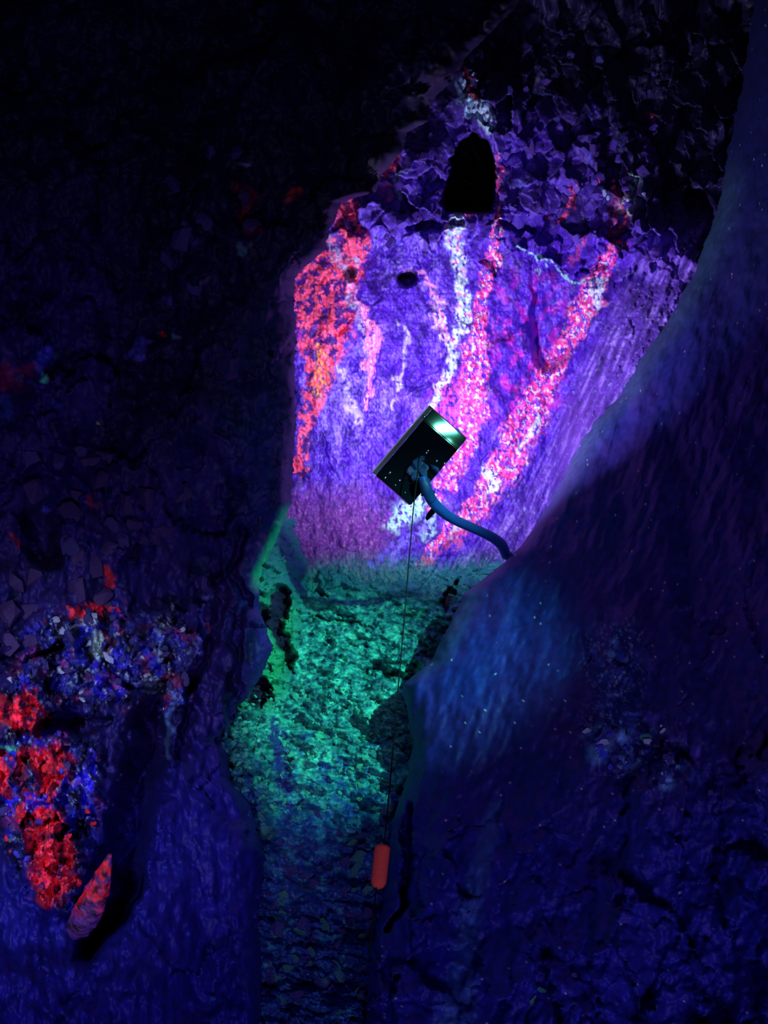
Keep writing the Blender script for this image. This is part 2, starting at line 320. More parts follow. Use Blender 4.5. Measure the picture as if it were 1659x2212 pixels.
# ------------------------------------------------------------------ rubble slope and cave floor
def bank(v):   # where the craggy left bank starts to rise
    return np.interp(v, [1100, 1200, 1350, 1480, 1560, 1700, 1900, 2212], [640, 655, 650, 625, 600, 610, 590, 580])
def floor_depth(u, v, fine=True):
    hu, hv = u + 22 * fbm(u, v, 46, o=4, s=302), v + 22 * fbm(u, v, 46, o=4, s=303)
    b = bank(v); Y = DF(v) + 0.06 * fbm(u, v, 120, 90, 3, 301)
    t = ss(20, -90, u - b)
    Y = Y + (DL(v) + 0.10 - Y) * t * 0.85
    Y = Y - 0.12 * ss(0, 1, (u - EDGE_R(v) + 120) / 140)
    Y = Y + 0.28 * vein(hu, hv, [(600, 1290, 16), (595, 1340, 26), (615, 1400, 20), (620, 1430, 12)], .4)      # hollows in the bank
    Y = Y + 0.25 * vein(hu, hv, [(560, 1470, 16), (555, 1510, 24)], .4)
    Y = Y + 0.22 * vein(hu, hv, [(668, 1225, 8), (675, 1265, 12), (690, 1280, 8)], .4) + 0.12 * blob(hu, hv, 665, 1342, 13, 10, .4)
    Y = Y + 0.22 * vein(hu, hv, [(975, 1275, 8), (965, 1305, 12), (955, 1325, 6)], .4)
    Y = Y + 0.10 * vein(hu, hv, [(680, 1330, 4), (730, 1345, 6), (790, 1358, 4)], .5)
    Y = Y + 0.12 * vein(hu, hv, [(800, 1440, 8), (850, 1455, 10)], .6) + 0.10 * blob(hu, hv, 890, 1500, 22, 25, .5)
    if fine:
        sc = np.interp(v, [1250, 1500, 2212], [1, 1, 1])
        h, e, _ = cells(*warp(u, v, 10, 310), 15, 9, 321); h2, e2, _ = cells(*warp(u, v, 18, 315), 38, 24, 331, 0.15); h3, e3, _ = cells(*warp(u, v, 9, 340), 22, 30, 341)
        lowr = ss(1480, 1640, v)
        Y = Y - (0.055 * h * (1 - .7 * lowr) + 0.10 * h2 * (0.35 + 0.2 * lowr)) * (1 - .2 * t) - t * 0.14 * h3 - 0.02 * fbm(u, v, 9, 7, 3, 351) - .10 * fbm(u, v, 90, 40, 3, 353, rot=.3)
        Y = Y + 0.03 * (1 - ss(0, .2, e3)) * t
    return Y
def floor_color(u, v):
    wu, wv = warp(u, v, 10, 400)
    n = fbm(u, v, 16, 9, 4, 411, gain=.65); b = fbm(u, v, 90, 60, 3, 421); f = fbm(u, v, 6, 4, 2, 431)
    c = np.zeros(u.shape + (3,)) + np.array((0.035, 0.36, 0.38))
    c = mix(c, (0.012, 0.10, 0.16), ss(-.05, .4, -n - .35 * b)); c = mix(c, (0.14, 0.80, 0.62), ss(.08, .5, n + .3 * b) * .85)
    t = ss(15, -40, u - bank(v)) * ss(1560, 1480, v)
    c = mix(c, (0.03, 0.62, 0.25), t * .8); c = mix(c, (0.015, 0.10, 0.10), t * ss(.1, .4, n))
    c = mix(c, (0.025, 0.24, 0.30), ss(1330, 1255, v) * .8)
    # navy stones showing through lower down
    c = mix(c, (0.04, 0.36, 0.75), ss(1600, 1850, v) * .7)  # lower slope lightened in colour to make up for missing light
    lo = ss(1560, 2000, v); m = .8 * ss(-.25 + .0, .15, fbm(u, v, 40, 34, 4, 441, gain=.6) + lo * .75 - .42) * ss(1530, 1640, v)
    c = mix(c, (0.02, 0.06, 0.45), m)
    c = mix(c, (0.05, 0.02, 0.25), m * ss(.3, .6, fbm(u, v, 50, 50, 3, 445)) * .8)
    c = mix(c, (0.05, 0.09, 0.85), m * ss(.42, .6, fbm(u, v, 16, 30, 3, 451)) * .8)
    c = mix(c, (0.35, 0.42, 0.7), ss(.62, .75, fbm(u, v, 7, 12, 3, 453)) * lo)
    hu, hv = u + 22 * fbm(u, v, 46, o=4, s=302), v + 22 * fbm(u, v, 46, o=4, s=303)
    hol = np.maximum.reduce([vein(hu, hv, [(600, 1295, 12), (595, 1340, 22), (615, 1400, 17)], .3), vein(hu, hv, [(560, 1470, 18), (555, 1510, 30)], .4), vein(hu, hv, [(968, 1290, 8), (958, 1325, 7)], .4)])
    c = mix(c, (0.03, 0.02, 0.08), hol)  # bank hollows painted dark, in place of their shade
    c = mix(c, (0.03, 0.03, 0.28), vein(wu, wv, [(590, 1560, 12), (605, 1620, 14), (620, 1700, 12)], .5) * .9)
    return c
us = np.concatenate([steps(400, 460, 15), steps(470, 1040, 2.4), steps(1060, 1160, 20)])
vs = np.concatenate([steps(1120, 2230, 2.4), steps(2250, 3600, 30)])
U, V = np.meshgrid(us, vs)
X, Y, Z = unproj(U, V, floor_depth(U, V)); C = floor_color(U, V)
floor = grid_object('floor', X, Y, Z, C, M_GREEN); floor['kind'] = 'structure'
floor['label'] = 'teal rubble slope rising between the two dark walls'

# ------------------------------------------------------------------ left wall
def left_depth(u, v, fine=True):
    es = smooth_edge(EDGE_L, v)
    hu, hv = u + 30 * fbm(u, v, 90, o=4, s=502), v + 30 * fbm(u, v, 90, o=4, s=503)
    e = EDGE_L(v); d = np.maximum(e - u, 0)
    near = np.interp(v, [-1500, 0, 700, 1200, 1700, 2212, 3600], [2.7, 2.7, 2.35, 2.15, 1.85, 1.55, 0.95])
    L = np.maximum(es + 120, 300); t = np.clip((es - u) / L, 0, 1.3)
    Y = DL(v) + (near - DL(v)) * t + 0.14 * fbm(u, v, 190, 260, 4, 501)
    Y = Y + 0.18 * np.exp(-d / 16.0)
    # lower outcrop stands out, dark clefts beside it
    m = left_crag(u, v)
    Y = Y - 0.10 * m
    Y = Y + 0.5 * vein(hu, hv, [(330, 1560, 30), (300, 1700, 40), (290, 1800, 30), (250, 1960, 24), (190, 2060, 20)], .95)
    Y = Y + 0.16 * vein(hu, hv, [(-20, 1425, 7), (60, 1425, 9), (120, 1390, 6)], .9) + 0.2 * vein(hu, hv, [(90, 1575, 12), (170, 1570, 18), (220, 1560, 10)], .5)
    Y = Y + 0.2 * vein(hu, hv, [(255, 1480, 5), (330, 1500, 14), (360, 1480, 6)], .5) + 0.12 * blob(u, v, 178, 1390, 16, 28, .4)
    Y = Y + 0.3 * vein(hu, hv, [(90, 1120, 30), (100, 1190, 30)], .9) + 0.14 * vein(hu, hv, [(480, 1250, 12), (455, 1400, 8), (415, 1500, 6), (395, 1620, 10)], .9)
    Y = Y + 0.12 * vein(hu, hv, [(520, 1150, 8), (512, 1400, 10), (500, 1600, 8)], .9)
    if fine:
        g = 1 - m
        h, e1, _ = cells(*warp(u, v, 26, 510), 150, 230, 511, 0.25); h2, e2, _ = cells(*warp(u, v, 30, 520), 60, 95, 521, -0.2)
        h3, e3, _ = cells(*warp(u, v, 9, 530), 24, 34, 531, 0.3); sm = ss(1650, 1900, v + 0.25 * u)
        Y = Y - g * (0.20 * h * (1 - .5 * sm) + 0.06 * h2 * (1 - .8 * sm) + 0.018 * fbm(u, v, 22, 50, 4, 541))
        Y = Y - m * (0.10 * h2 + 0.10 * h3 + 0.035 * ridge(u, v, 16, 26, 3, 551))
    return Y
def left_crag(u, v):
    wu, wv = warp(u, v, 22, 560)
    a = vein(wu, wv, [(60, 1520, 60), (140, 1420, 95), (230, 1420, 110), (330, 1400, 80), (380, 1500, 30)], .3)
    b = vein(wu, wv, [(-40, 1640, 90), (110, 1660, 100), (100, 1780, 95), (115, 1900, 60)], .25)
    return np.maximum(a, b)
def left_color(u, v):
    wu, wv = warp(u, v, 18, 570)
    n = fbm(u, v, 60, 90, 4, 601); n2 = fbm(u, v, 18, 26, 4, 611, gain=.65); f = fbm(u, v, 9, 14, 3, 621, gain=.7); pt = fbm(u, v, 120, 120, 3, 631)
    _, _, cid = cells(*warp(u, v, 30, 520), 60, 95, 521, -0.2)
    c = np.zeros(u.shape + (3,)) + np.array((0.040, 0.026, 0.20))
    c = mix(c, (0.07, 0.035, 0.20), ss(-.1, .5, n)); c = mix(c, (0.012, 0.014, 0.09), ss(-.1, .5, -n))
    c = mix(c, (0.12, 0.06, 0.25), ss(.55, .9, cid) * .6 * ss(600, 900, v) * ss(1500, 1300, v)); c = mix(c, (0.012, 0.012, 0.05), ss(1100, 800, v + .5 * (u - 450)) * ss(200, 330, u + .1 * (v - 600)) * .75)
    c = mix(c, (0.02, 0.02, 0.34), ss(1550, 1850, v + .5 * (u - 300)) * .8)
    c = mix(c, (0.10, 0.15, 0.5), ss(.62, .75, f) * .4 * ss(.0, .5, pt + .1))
    c = mix(c, (0.008, 0.012, 0.045), ss(700, 350, v) * .8)  # light falloff painted in: near black towards the top
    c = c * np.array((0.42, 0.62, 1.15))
    m = left_crag(u, v)
    cc = np.zeros_like(c) + np.array((0.03, 0.05, 0.40))
    cc = mix(cc, (0.006, 0.006, 0.04), ss(-.2, .2, -fbm(u, v, 34, 50, 4, 643))); cc = mix(cc, (0.03, 0.04, 0.95), ss(.05, .4, fbm(u, v, 40, 60, 3, 641)) * .8)
    cc = mix(cc, (0.30, 0.55, 0.8), ss(.36, .6, f + .45 * fbm(u, v, 40, 60, 3, 645))); cc = mix(cc, (0.35, 0.06, 0.25), ss(.1, .4, fbm(u, v, 50, 50, 3, 651)) * .6)
    c = c * (1 - m[..., None]) + cc * m[..., None]
    rd = np.maximum.reduce([vein(wu, wv, p_, .4) for p_ in (
        [(-20, 1530, 24), (40, 1540, 30), (85, 1560, 22), (60, 1500, 16)], [(60, 1640, 26), (120, 1650, 34), (110, 1700, 26)], [(-10, 1640, 20), (10, 1700, 16)],
        [(60, 1745, 30), (100, 1780, 42), (115, 1840, 42), (100, 1900, 34), (95, 1935, 20), (150, 1900, 18)], [(150, 1320, 8), (190, 1320, 14), (250, 1310, 4)])])
    rr = rd * ss(-.25, .05, fbm(u, v, 24, 26, 4, 661, gain=.7) + .08)
    c = mix(c, (0.06, 0.005, 0.04), rd * .7); c = mix(c, (0.85, 0.010, 0.06), rr); c = mix(c, (1.0, 0.06, 0.15), rr * ss(.0, .4, ridge(u, v, 22, 26, 3, 665))); c = mix(c, (0.9, 0.35, 0.4), rr * ss(.5, .75, f) * .6)
    bl = np.maximum.reduce([vein(wu, wv, p_, .4) for p_ in ([(15, 1725, 10), (60, 1732, 12), (110, 1738, 12), (125, 1700, 10), (150, 1690, 10)], [(200, 1630, 10), (190, 1680, 20), (185, 1730, 16), (200, 1760, 8)],
        [(205, 1430, 14), (215, 1470, 16), (230, 1500, 10)], [(290, 1440, 14), (285, 1450, 12)], [(40, 1595, 6), (90, 1590, 8), (120, 1588, 6)])])
    c = mix(c, (0.04, 0.03, 1.0), bl * ss(-.4, 0, n2)); c = mix(c, (0.4, 0.6, 1.0), bl * ss(.2, .5, f))
    for pts, col, k in (([(205, 1370, 12), (210, 1400, 18), (205, 1420, 10)], (0.45, 0.9, 0.9), .9), ([(160, 1340, 10), (190, 1345, 12)], (0.5, 0.85, 0.95), .8), ([(0, 1610, 5), (20, 1612, 7), (30, 1624, 4)], (0.1, 0.9, 0.6), 1.),
        ([(340, 1340, 8), (345, 1380, 8), (340, 1420, 6)], (0.3, 0.6, 0.9), .7), ([(302, 1380, 6), (300, 1410, 7)], (0.3, 0.4, 1.0), .7), ([(378, 1310, 4), (374, 1330, 3)], (0.3, 0.7, 0.8), .7),
        ([(300, 1480, 12), (330, 1475, 10)], (0.3, 0.55, 0.85), .7), ([(370, 1490, 6), (372, 1580, 9), (358, 1630, 5)], (0.12, 0.3, 0.9), .8),
        ([(444, 1290, 3), (440, 1350, 4), (430, 1420, 4)], (0.15, 0.2, 1.0), .8), ([(448, 1352, 2), (446, 1362, 2)], (0.9, 0.2, 0.2), .8),
        ([(228, 1225, 6), (240, 1250, 12), (245, 1262, 5)], (0.8, 0.04, 0.05), .9), ([(30, 1165, 6), (38, 1172, 6)], (0.5, 0.03, 0.03), .8),
        ([(100, 765, 14), (80, 790, 16)], (0.05, 0.08, 0.9), 1.), ([(-20, 820, 26), (30, 815, 22), (60, 800, 14)], (0.35, 0.02, 0.16), .6), ([(95, 812, 5), (112, 813, 6)], (0.08, 0.9, 0.6), 1.),
        ([(75, 828, 8), (90, 832, 7)], (0.1, 0.15, 1.0), 1.), ([(0, 870, 16), (10, 890, 14)], (0.05, 0.12, 0.7), .9), ([(125, 874, 7), (128, 875, 5)], (0.08, 0.2, 1.0), 1.),
        ([(205, 913, 3), (209, 917, 3)], (0.3, 0.9, 0.4), 1.), ([(285, 765, 12), (310, 745, 12)], (0.10, 0.12, 0.9), 1.), ([(346, 722, 7), (350, 724, 5)], (0.8, 0.06, 0.06), 1.), ([(382, 724, 6), (385, 726, 4)], (0.15, 0.4, 0.7), .8),
        ([(365, 648, 7), (364, 652, 6)], (0.06, 0.08, 0.6), .9), ([(105, 1085, 6), (104, 1100, 8)], (0.08, 0.12, 1.0), 1.), ([(198, 1070, 8), (200, 1090, 9)], (0.35, 0.04, 0.05), .7),
        ([(455, 320, 10), (462, 330, 7)], (0.05, 0.16, 0.5), .9), ([(515, 345, 4), (540, 353, 4)], (0.12, 0.22, 0.5), .9), ([(520, 410, 16), (536, 430, 14), (525, 470, 12), (545, 500, 14)], (0.25, 0.02, 0.03), .5),
        ([(633, 420, 10), (628, 426, 8)], (0.45, 0.05, 0.02), .7), ([(400, 500, 18), (415, 520, 14)], (0.06, 0.06, 0.32), .8), ([(520, 525, 8), (530, 535, 6)], (0.05, 0.2, 0.3), .8), ([(430, 618, 6), (460, 606, 5)], (0.14, 0.09, 0.3), .9)):
        c = mix(c, col, vein(wu, wv, pts, .6) * ss(-.6, -.1, n2) * k)
    # purple inner rim; painted shade on the upper rim, painted green light low down
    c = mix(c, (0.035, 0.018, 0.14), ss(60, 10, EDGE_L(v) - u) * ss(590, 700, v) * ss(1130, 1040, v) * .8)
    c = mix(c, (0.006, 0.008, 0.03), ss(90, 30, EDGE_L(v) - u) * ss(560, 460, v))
    c = mix(c, (0.02, 0.75, 0.35), ss(26, 6, EDGE_L(v) - u + 5 * f) * ss(1080, 1110, v) * ss(1290, 1240, v))
    gp = vein(wu, wv, [(520, 1600, 34), (560, 1640, 30), (580, 1720, 18)], .5); c = mix(c, (0.03, 0.35, 0.38), gp)
    return c
vs = np.concatenate([steps(-1500, -60, 60), steps(-40, 2240, 3.4), steps(2270, 3600, 40)])
nin = 230; K = 9
T = np.concatenate([np.linspace(-1.0, -0.12, 10), np.linspace(-0.1, 1, nin)])
E = (EDGE_L(vs) + 5 * fbm(vs, vs * 0, 22, o=3, s=700) + 3 * fbm(vs, vs * 0, 6, o=2, s=705))[:, None]
U0 = -60.0
U = U0 + (E - U0) * T[None, :]; V = np.repeat(vs[:, None], len(T), 1)
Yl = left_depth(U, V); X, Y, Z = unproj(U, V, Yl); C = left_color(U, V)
ks = np.arange(1, K + 1)[None, :]
Ub = E - 5.0 * ks ** 1.3; Vb = np.repeat(vs[:, None], K, 1); Yb2 = Yl[:, -1:] + 0.20 * ks + 0.04 * fbm(Ub * 8, Vb, 60, o=3, s=711)
Xb, _, Zb = unproj(Ub, Vb, Yb2)
q = np.linspace(1, 0.08, 12)[None, :]     # towards and past the camera, off the left of the frame
Xa = X[:, :1] * q + (1 - q) * -1.9; Ya = Y[:, :1] * q + (1 - q) * -2.4; Za = np.repeat(Z[:, :1], 12, 1)
Xa, Ya, Za = Xa[:, ::-1], Ya[:, ::-1], Za
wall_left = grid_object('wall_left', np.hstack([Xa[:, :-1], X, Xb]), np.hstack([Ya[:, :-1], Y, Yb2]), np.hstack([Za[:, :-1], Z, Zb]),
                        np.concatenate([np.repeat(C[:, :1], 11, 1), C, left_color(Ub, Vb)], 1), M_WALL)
wall_left['kind'] = 'structure'; wall_left['label'] = 'dark left rock wall with red and blue mineral outcrop low down'

# ------------------------------------------------------------------ right wall
def right_depth(u, v, fine=True):
    e = smooth_edge(EDGE_R, v); d = np.maximum(u - e, 0); d0 = np.maximum(u - EDGE_R(v), 0)
    near = np.interp(v, [-1500, 0, 700, 1200, 1700, 2212, 3600], [3.0, 3.0, 2.6, 2.2, 1.8, 1.5, 0.9])
    t = np.clip(d / np.maximum(1800 - e, 150), 0, 1.3)
    Y = DR(v) + (near - DR(v)) * t + 0.16 * np.exp(-d0 / 14.0) + 0.07 * fbm(u, v, 160, 260, 4, 801)
    if fine:
        lo = ss(1650, 1950, v + .3 * (u - 1100)); rt = ss(1250, 1550, u)
        h, e1, _ = cells(*warp(u, v, 24, 810), 110, 210, 811, 0.12); h2, e2, _ = cells(*warp(u, v, 14, 820), 40, 60, 821)
        Y = Y - 0.15 * h * np.clip(lo + .35 * rt * ss(1050, 1500, v), 0.0, 1) - 0.05 * h2 * np.clip(lo * .6, 0, 1)
        Y = Y - 0.10 * h2 * right_spark(u, v) - 0.014 * fbm(u, v, 24, 70, 4, 831, rot=.35)
        Y = Y + 0.22 * vein(u + 14 * fbm(u, v, 60, o=4, s=833), v, [(880, 1740, 6), (885, 1850, 10), (868, 1960, 8), (840, 2010, 4)], .6)
    return Y
def right_spark(u, v):
    return np.maximum(blob(u, v, 1370, 1610, 110, 70, .6, 0.6), .8 * blob(u, v, 1330, 1430, 60, 90, .6))
def right_color(u, v):
    n = fbm(u, v, 120, 180, 4, 901); f = fbm(u, v, 8, 11, 3, 911, gain=.7); st = fbm(u, v, 14, 60, 3, 921, rot=.3)
    c = np.zeros(u.shape + (3,)) + np.array((0.046, 0.032, 0.22))
    c = mix(c, (0.07, 0.03, 0.20), ss(-.1, .5, n) * .8); c = mix(c, (0.02, 0.030, 0.20), ss(-.1, .5, -n) * .8)
    c = mix(c, (0.02, 0.03, 0.40), ss(1600, 1900, v) * .6); c = mix(c, (0.03, 0.05, 0.30), ss(.2, .6, st) * .3)
    c = mix(c, (0.014, 0.020, 0.075), ss(900, 500, v) * .85)  # upper part painted darker in place of fading light
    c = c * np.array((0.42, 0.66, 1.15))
    s = right_spark(u, v)
    sp = s * ss(.28, .55, f + .1); c = mix(c, (0.22, 0.5, 0.85), sp * .85); c = mix(c, (0.05, 0.13, 0.7), s * ss(0, .4, fbm(u, v, 30, 40, 3, 931)) * .6)
    for x, y, r in ((1295, 1600, 28), (1290, 1630, 20), (1345, 1590, 16), (1325, 1385, 9), (1322, 1412, 8), (1500, 1625, 14), (1405, 1555, 14), (1360, 1645, 18), (1470, 1660, 8), (1440, 1690, 16)):
        c = mix(c, (0.14, 0.40, 0.95) if r != 14 else (0.08, 0.06, 0.6), blob(u + 8 * f, v + 6 * st, x, y, r, None, .6) * .8)
    c = mix(c, (0.6, 0.65, 0.8), ss(.86, .95, fbm(u, v, 6, 6, 2, 941)) * .9)
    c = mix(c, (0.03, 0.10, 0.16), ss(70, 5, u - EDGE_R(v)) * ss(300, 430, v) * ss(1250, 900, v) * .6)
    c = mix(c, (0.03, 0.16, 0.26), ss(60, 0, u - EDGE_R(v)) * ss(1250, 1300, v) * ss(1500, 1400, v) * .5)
    c = mix(c, (0.03, 0.12, 0.45), vein(u + 12 * n, v, [(1075, 1740, 14), (1045, 1850, 20), (1020, 1950, 24), (1000, 2080, 24), (980, 2212, 40)], .6) * .7)
    return c
T = np.concatenate([np.linspace(0, 1, 235), np.linspace(1.1, 2.2, 9)])
E = (EDGE_R(vs) + 6 * fbm(vs, vs * 0, 34, o=3, s=950) + 2 * fbm(vs, vs * 0, 7, o=2, s=955))[:, None]
U1 = 1720.0
wd = np.maximum(U1 - E, 120)
U = E + wd * T[None, :]; V = np.repeat(vs[:, None], len(T), 1)
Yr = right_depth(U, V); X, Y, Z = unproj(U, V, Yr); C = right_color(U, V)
Ub = (E + 5.0 * ks ** 1.3)[:, ::-1]; Yb2 = Yr[:, :1] + 0.14 * ks[:, ::-1]; Xb, _, Zb = unproj(Ub, Vb, Yb2)
q = np.linspace(1, 0.08, 12)[None, :]
Xa = X[:, -1:] * q + (1 - q) * 2.3; Ya = Y[:, -1:] * q + (1 - q) * -2.4; Za = np.repeat(Z[:, -1:], 12, 1)
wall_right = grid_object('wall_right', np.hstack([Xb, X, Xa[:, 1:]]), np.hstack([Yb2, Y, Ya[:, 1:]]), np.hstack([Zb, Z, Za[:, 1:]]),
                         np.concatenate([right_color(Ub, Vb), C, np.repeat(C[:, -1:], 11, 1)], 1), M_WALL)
wall_right['kind'] = 'structure'; wall_right['label'] = 'smooth navy right rock wall with a pale blue mineral patch'

# ------------------------------------------------------------------ rest of the cave around the camera
M_DARK = plain('cave_rock', (0.03, 0.035, 0.12), 0.8, 0.3, bump=0.3, scale=8)
def shell(name, f, nu, nv):
    a = np.linspace(0, 1, nu)[None, :].repeat(nv, 0); b = np.linspace(0, 1, nv)[:, None].repeat(nu, 1)
    X, Y, Z = f(a, b); o = grid_object(name, X, Y, Z, np.zeros(X.shape + (3,)) + .05, M_DARK); o['kind'] = 'structure'; return o
shell('ceiling', lambda a, b: (-3 + 7 * a, -2.5 + 8.5 * b, 5.35 + 0.3 * fbm(a * 700, b * 850, 120, o=4, s=960)), 60, 70)
shell('wall_rear', lambda a, b: (-3 + 6.5 * a, -2.45 + 0.2 * fbm(a * 650, b * 550, 110, o=4, s=965), -0.2 + 5.9 * b), 50, 50)
fl = shell('floor', lambda a, b: (-2.6 + 5.4 * a, -2.5 + 4.6 * b, -0.06 + 0.05 * fbm(a * 540, b * 460, 60, o=4, s=970)), 60, 60)

# ------------------------------------------------------------------ loose pieces set into the walls
def hull(seed, n=14, sub=0, el=(1, 1, 1)):
    r = random.Random(seed); bm = bmesh.new()
    for _ in range(n):
        v = Vector((r.gauss(0, 1), r.gauss(0, 1), r.gauss(0, 1))).normalized() * r.uniform(.75, 1.0)
        bm.verts.new((v.x * el[0], v.y * el[1], v.z * el[2]))
    res = bmesh.ops.convex_hull(bm, input=bm.verts)
    junk = [g for g in res.get('geom_interior', []) if isinstance(g, bmesh.types.BMVert)]
    if junk: bmesh.ops.delete(bm, geom=junk, context='VERTS')
    bmesh.ops.recalc_face_normals(bm, faces=bm.faces)
    return bm
def mesh_of(name, bm, mats):
    me = bpy.data.meshes.new(name); bm.to_mesh(me); bm.free()
    for m in (mats if isinstance(mats, (list, tuple)) else [mats]): me.materials.append(m)
    return me
RM = {k: rock_mat(k + '_stone', False, c_, r_, .4, .4, 14, .6) for k, c_, r_ in (
    ('violet', (0.09, 0.045, 0.50), .5), ('deep_violet', (0.05, 0.02, 0.26), .5), ('pink', (0.9, 0.08, 0.3), .5), ('pale_blue', (0.35, 0.55, 0.95), .4), ('green', (0.05, 0.50, 0.36), .7), ('teal', (0.03, 0.22, 0.26), .7),
    ('navy', (0.035, 0.04, 0.26), .55), ('dusky', (0.05, 0.035, 0.20), .6), ('red', (0.75, 0.02, 0.06), .5), ('blue', (0.05, 0.06, 0.85), .4))}
SH = {}
for k in RM:
    SH[k] = [mesh_of('%s_stone_%s' % (k, 'abcdef'[i]), hull(100 + i * 7 + len(k)), RM[k]) for i in range(6)]
def piece(name, kind, parent, u, v, depth, r, sink=.35, flat=(1, 1, 1), rot=None, rnd=random):
    o = bpy.data.objects.new(name, rnd.choice(SH[kind])); COL.objects.link(o); o.parent = parent
    Yd = float(depth(np.array([[float(u)]]), np.array([[float(v)]]))[0, 0]); rr = r * Yd / F
    o.location = at(u, v, Yd - rr * flat[1] * (1 - 2 * sink))
    o.scale = (rr * flat[0], rr * flat[1], rr * flat[2])
    o.rotation_euler = rot if rot else (rnd.uniform(-.5, .5), rnd.uniform(-3, 3), rnd.uniform(-.5, .5))
    return o
rd = random.Random(3)
def scatter(n, name, kinds, parent, reg, depth, r0, r1, flat=(1, .6, 1), sink=.35):
    k = 0
    while k < n:
        x0, y0, x1, y1, test = reg
        u = rd.uniform(x0, x1); v = rd.uniform(y0, y1)
        if test(u, v):
            piece(name, rd.choice(kinds), parent, u, v, depth, rd.uniform(r0, r1), sink, (flat[0] * rd.uniform(.7, 1.3), flat[1], flat[2] * rd.uniform(.7, 1.4)), rnd=rd); k += 1
inback = lambda u, v: u > EDGE_L(v) + 8 and u < EDGE_R(v) - 30 and not (955 < u < 1080 and 275 < v < 470)
scatter(90, 'rock_chunk', ['violet', 'deep_violet', 'violet', 'deep_violet'], wall_back, (820, 270, 1440, 520, inback), back_depth, 7, 20, sink=.42)
scatter(26, 'rock_chunk', ['deep_violet', 'navy', 'navy'], wall_back, (960, 60, 1420, 330, inback), back_depth, 7, 17, sink=.42)
scatter(16, 'rock_chunk', ['pink', 'pale_blue', 'violet', 'pink'], wall_back, (1290, 370, 1400, 500, inback), back_depth, 5, 11)
scatter(12, 'rock_chunk', ['pale_blue'], wall_back, (985, 110, 1060, 275, lambda u, v: abs(u - (990 + (v - 110) * .4)) < 18), back_depth, 5, 10)
scatter(220, 'stone', ['green', 'green', 'teal'], floor, (500, 1500, 880, 1760, lambda u, v: EDGE_L(v) + 10 < u < EDGE_R(v) - 8), floor_depth, 4, 10, (1.2, .6, .7))
scatter(80, 'stone', ['teal', 'navy', 'navy', 'teal'], floor, (540, 1760, 830, 2200, lambda u, v: EDGE_L(v) + 10 < u < EDGE_R(v) - 8), floor_depth, 7, 18, (1, .5, 1.2))
# built-up stones of the left wall, each where the photograph shows one
for u, v, r, k in ((30, 1255, 34, 'dusky'), (78, 1250, 28, 'dusky'), (20, 1330, 36, 'dusky'), (75, 1320, 30, 'dusky'), (15, 1390, 30, 'dusky'), (60, 1385, 32, 'dusky'), (165, 1200, 30, 'dusky'),
                   (200, 1230, 36, 'dusky'), (215, 1285, 30, 'dusky'), (150, 1180, 26, 'navy'), (170, 1275, 30, 'dusky'), (235, 1190, 24, 'dusky'), (260, 1170, 22, 'navy'), (310, 1165, 20, 'dusky'),
                   (340, 1160, 22, 'dusky'), (355, 1190, 22, 'navy'), (150, 1110, 28, 'dusky'), (190, 1000, 32, 'dusky'), (225, 985, 26, 'dusky'), (170, 980, 20, 'navy'), (215, 1040, 28, 'dusky'),
                   (160, 1075, 26, 'dusky'), (270, 1090, 30, 'dusky'), (320, 1080, 32, 'dusky'), (350, 1140, 26, 'dusky'), (395, 1070, 24, 'dusky'), (240, 1140, 24, 'navy'), (290, 1130, 22, 'dusky'),
                   (65, 1000, 30, 'navy'), (70, 1060, 32, 'dusky'), (120, 1000, 26, 'navy'), (110, 930, 22, 'navy'), (20, 960, 26, 'navy'), (400, 520, 32, 'navy'), (365, 560, 26, 'navy'), (440, 480, 24, 'navy'),
                   (375, 400, 30, 'navy'), (520, 430, 26, 'dusky'), (545, 490, 22, 'dusky'), (510, 330, 18, 'navy'), (455, 330, 18, 'navy'), (420, 620, 22, 'navy'), (40, 820, 30, 'dusky')):
    piece('stone', k, wall_left, u, v, left_depth, r, .42, (1, .55, 1.1), rnd=rd)
incrag = lambda u, v: float(left_crag(np.array([[u]]), np.array([[v]]))[0, 0]) > .5
scatter(110, 'crystal_chunk', ['navy', 'blue', 'pale_blue', 'navy', 'navy'], wall_left, (20, 1320, 400, 1560, incrag), left_depth, 4, 13, (.8, .7, 1.3))
scatter(50, 'crystal_chunk', ['red', 'blue', 'navy', 'red'], wall_left, (0, 1620, 215, 1930, incrag), left_depth, 4, 13, (.9, .6, 1.2))
scatter(34, 'crystal_chunk', ['navy', 'pale_blue', 'blue', 'teal'], wall_right, (1240, 1560, 1500, 1720, lambda u, v: float(right_spark(np.array([[u]]), np.array([[v]]))[0, 0]) > .4), right_depth, 4, 14, (1, .6, 1))
for u, v, r, k, fl_ in ((1390, 2170, 14, 'navy', (1, .5, 1.2)), (1240, 2110, 10, 'navy', (1, .5, 1)), (1540, 1715, 12, 'navy', (1, .5, 1.2))):
    piece('stone', k, wall_right, u, v, right_depth, r, .4, fl_, rnd=rd)

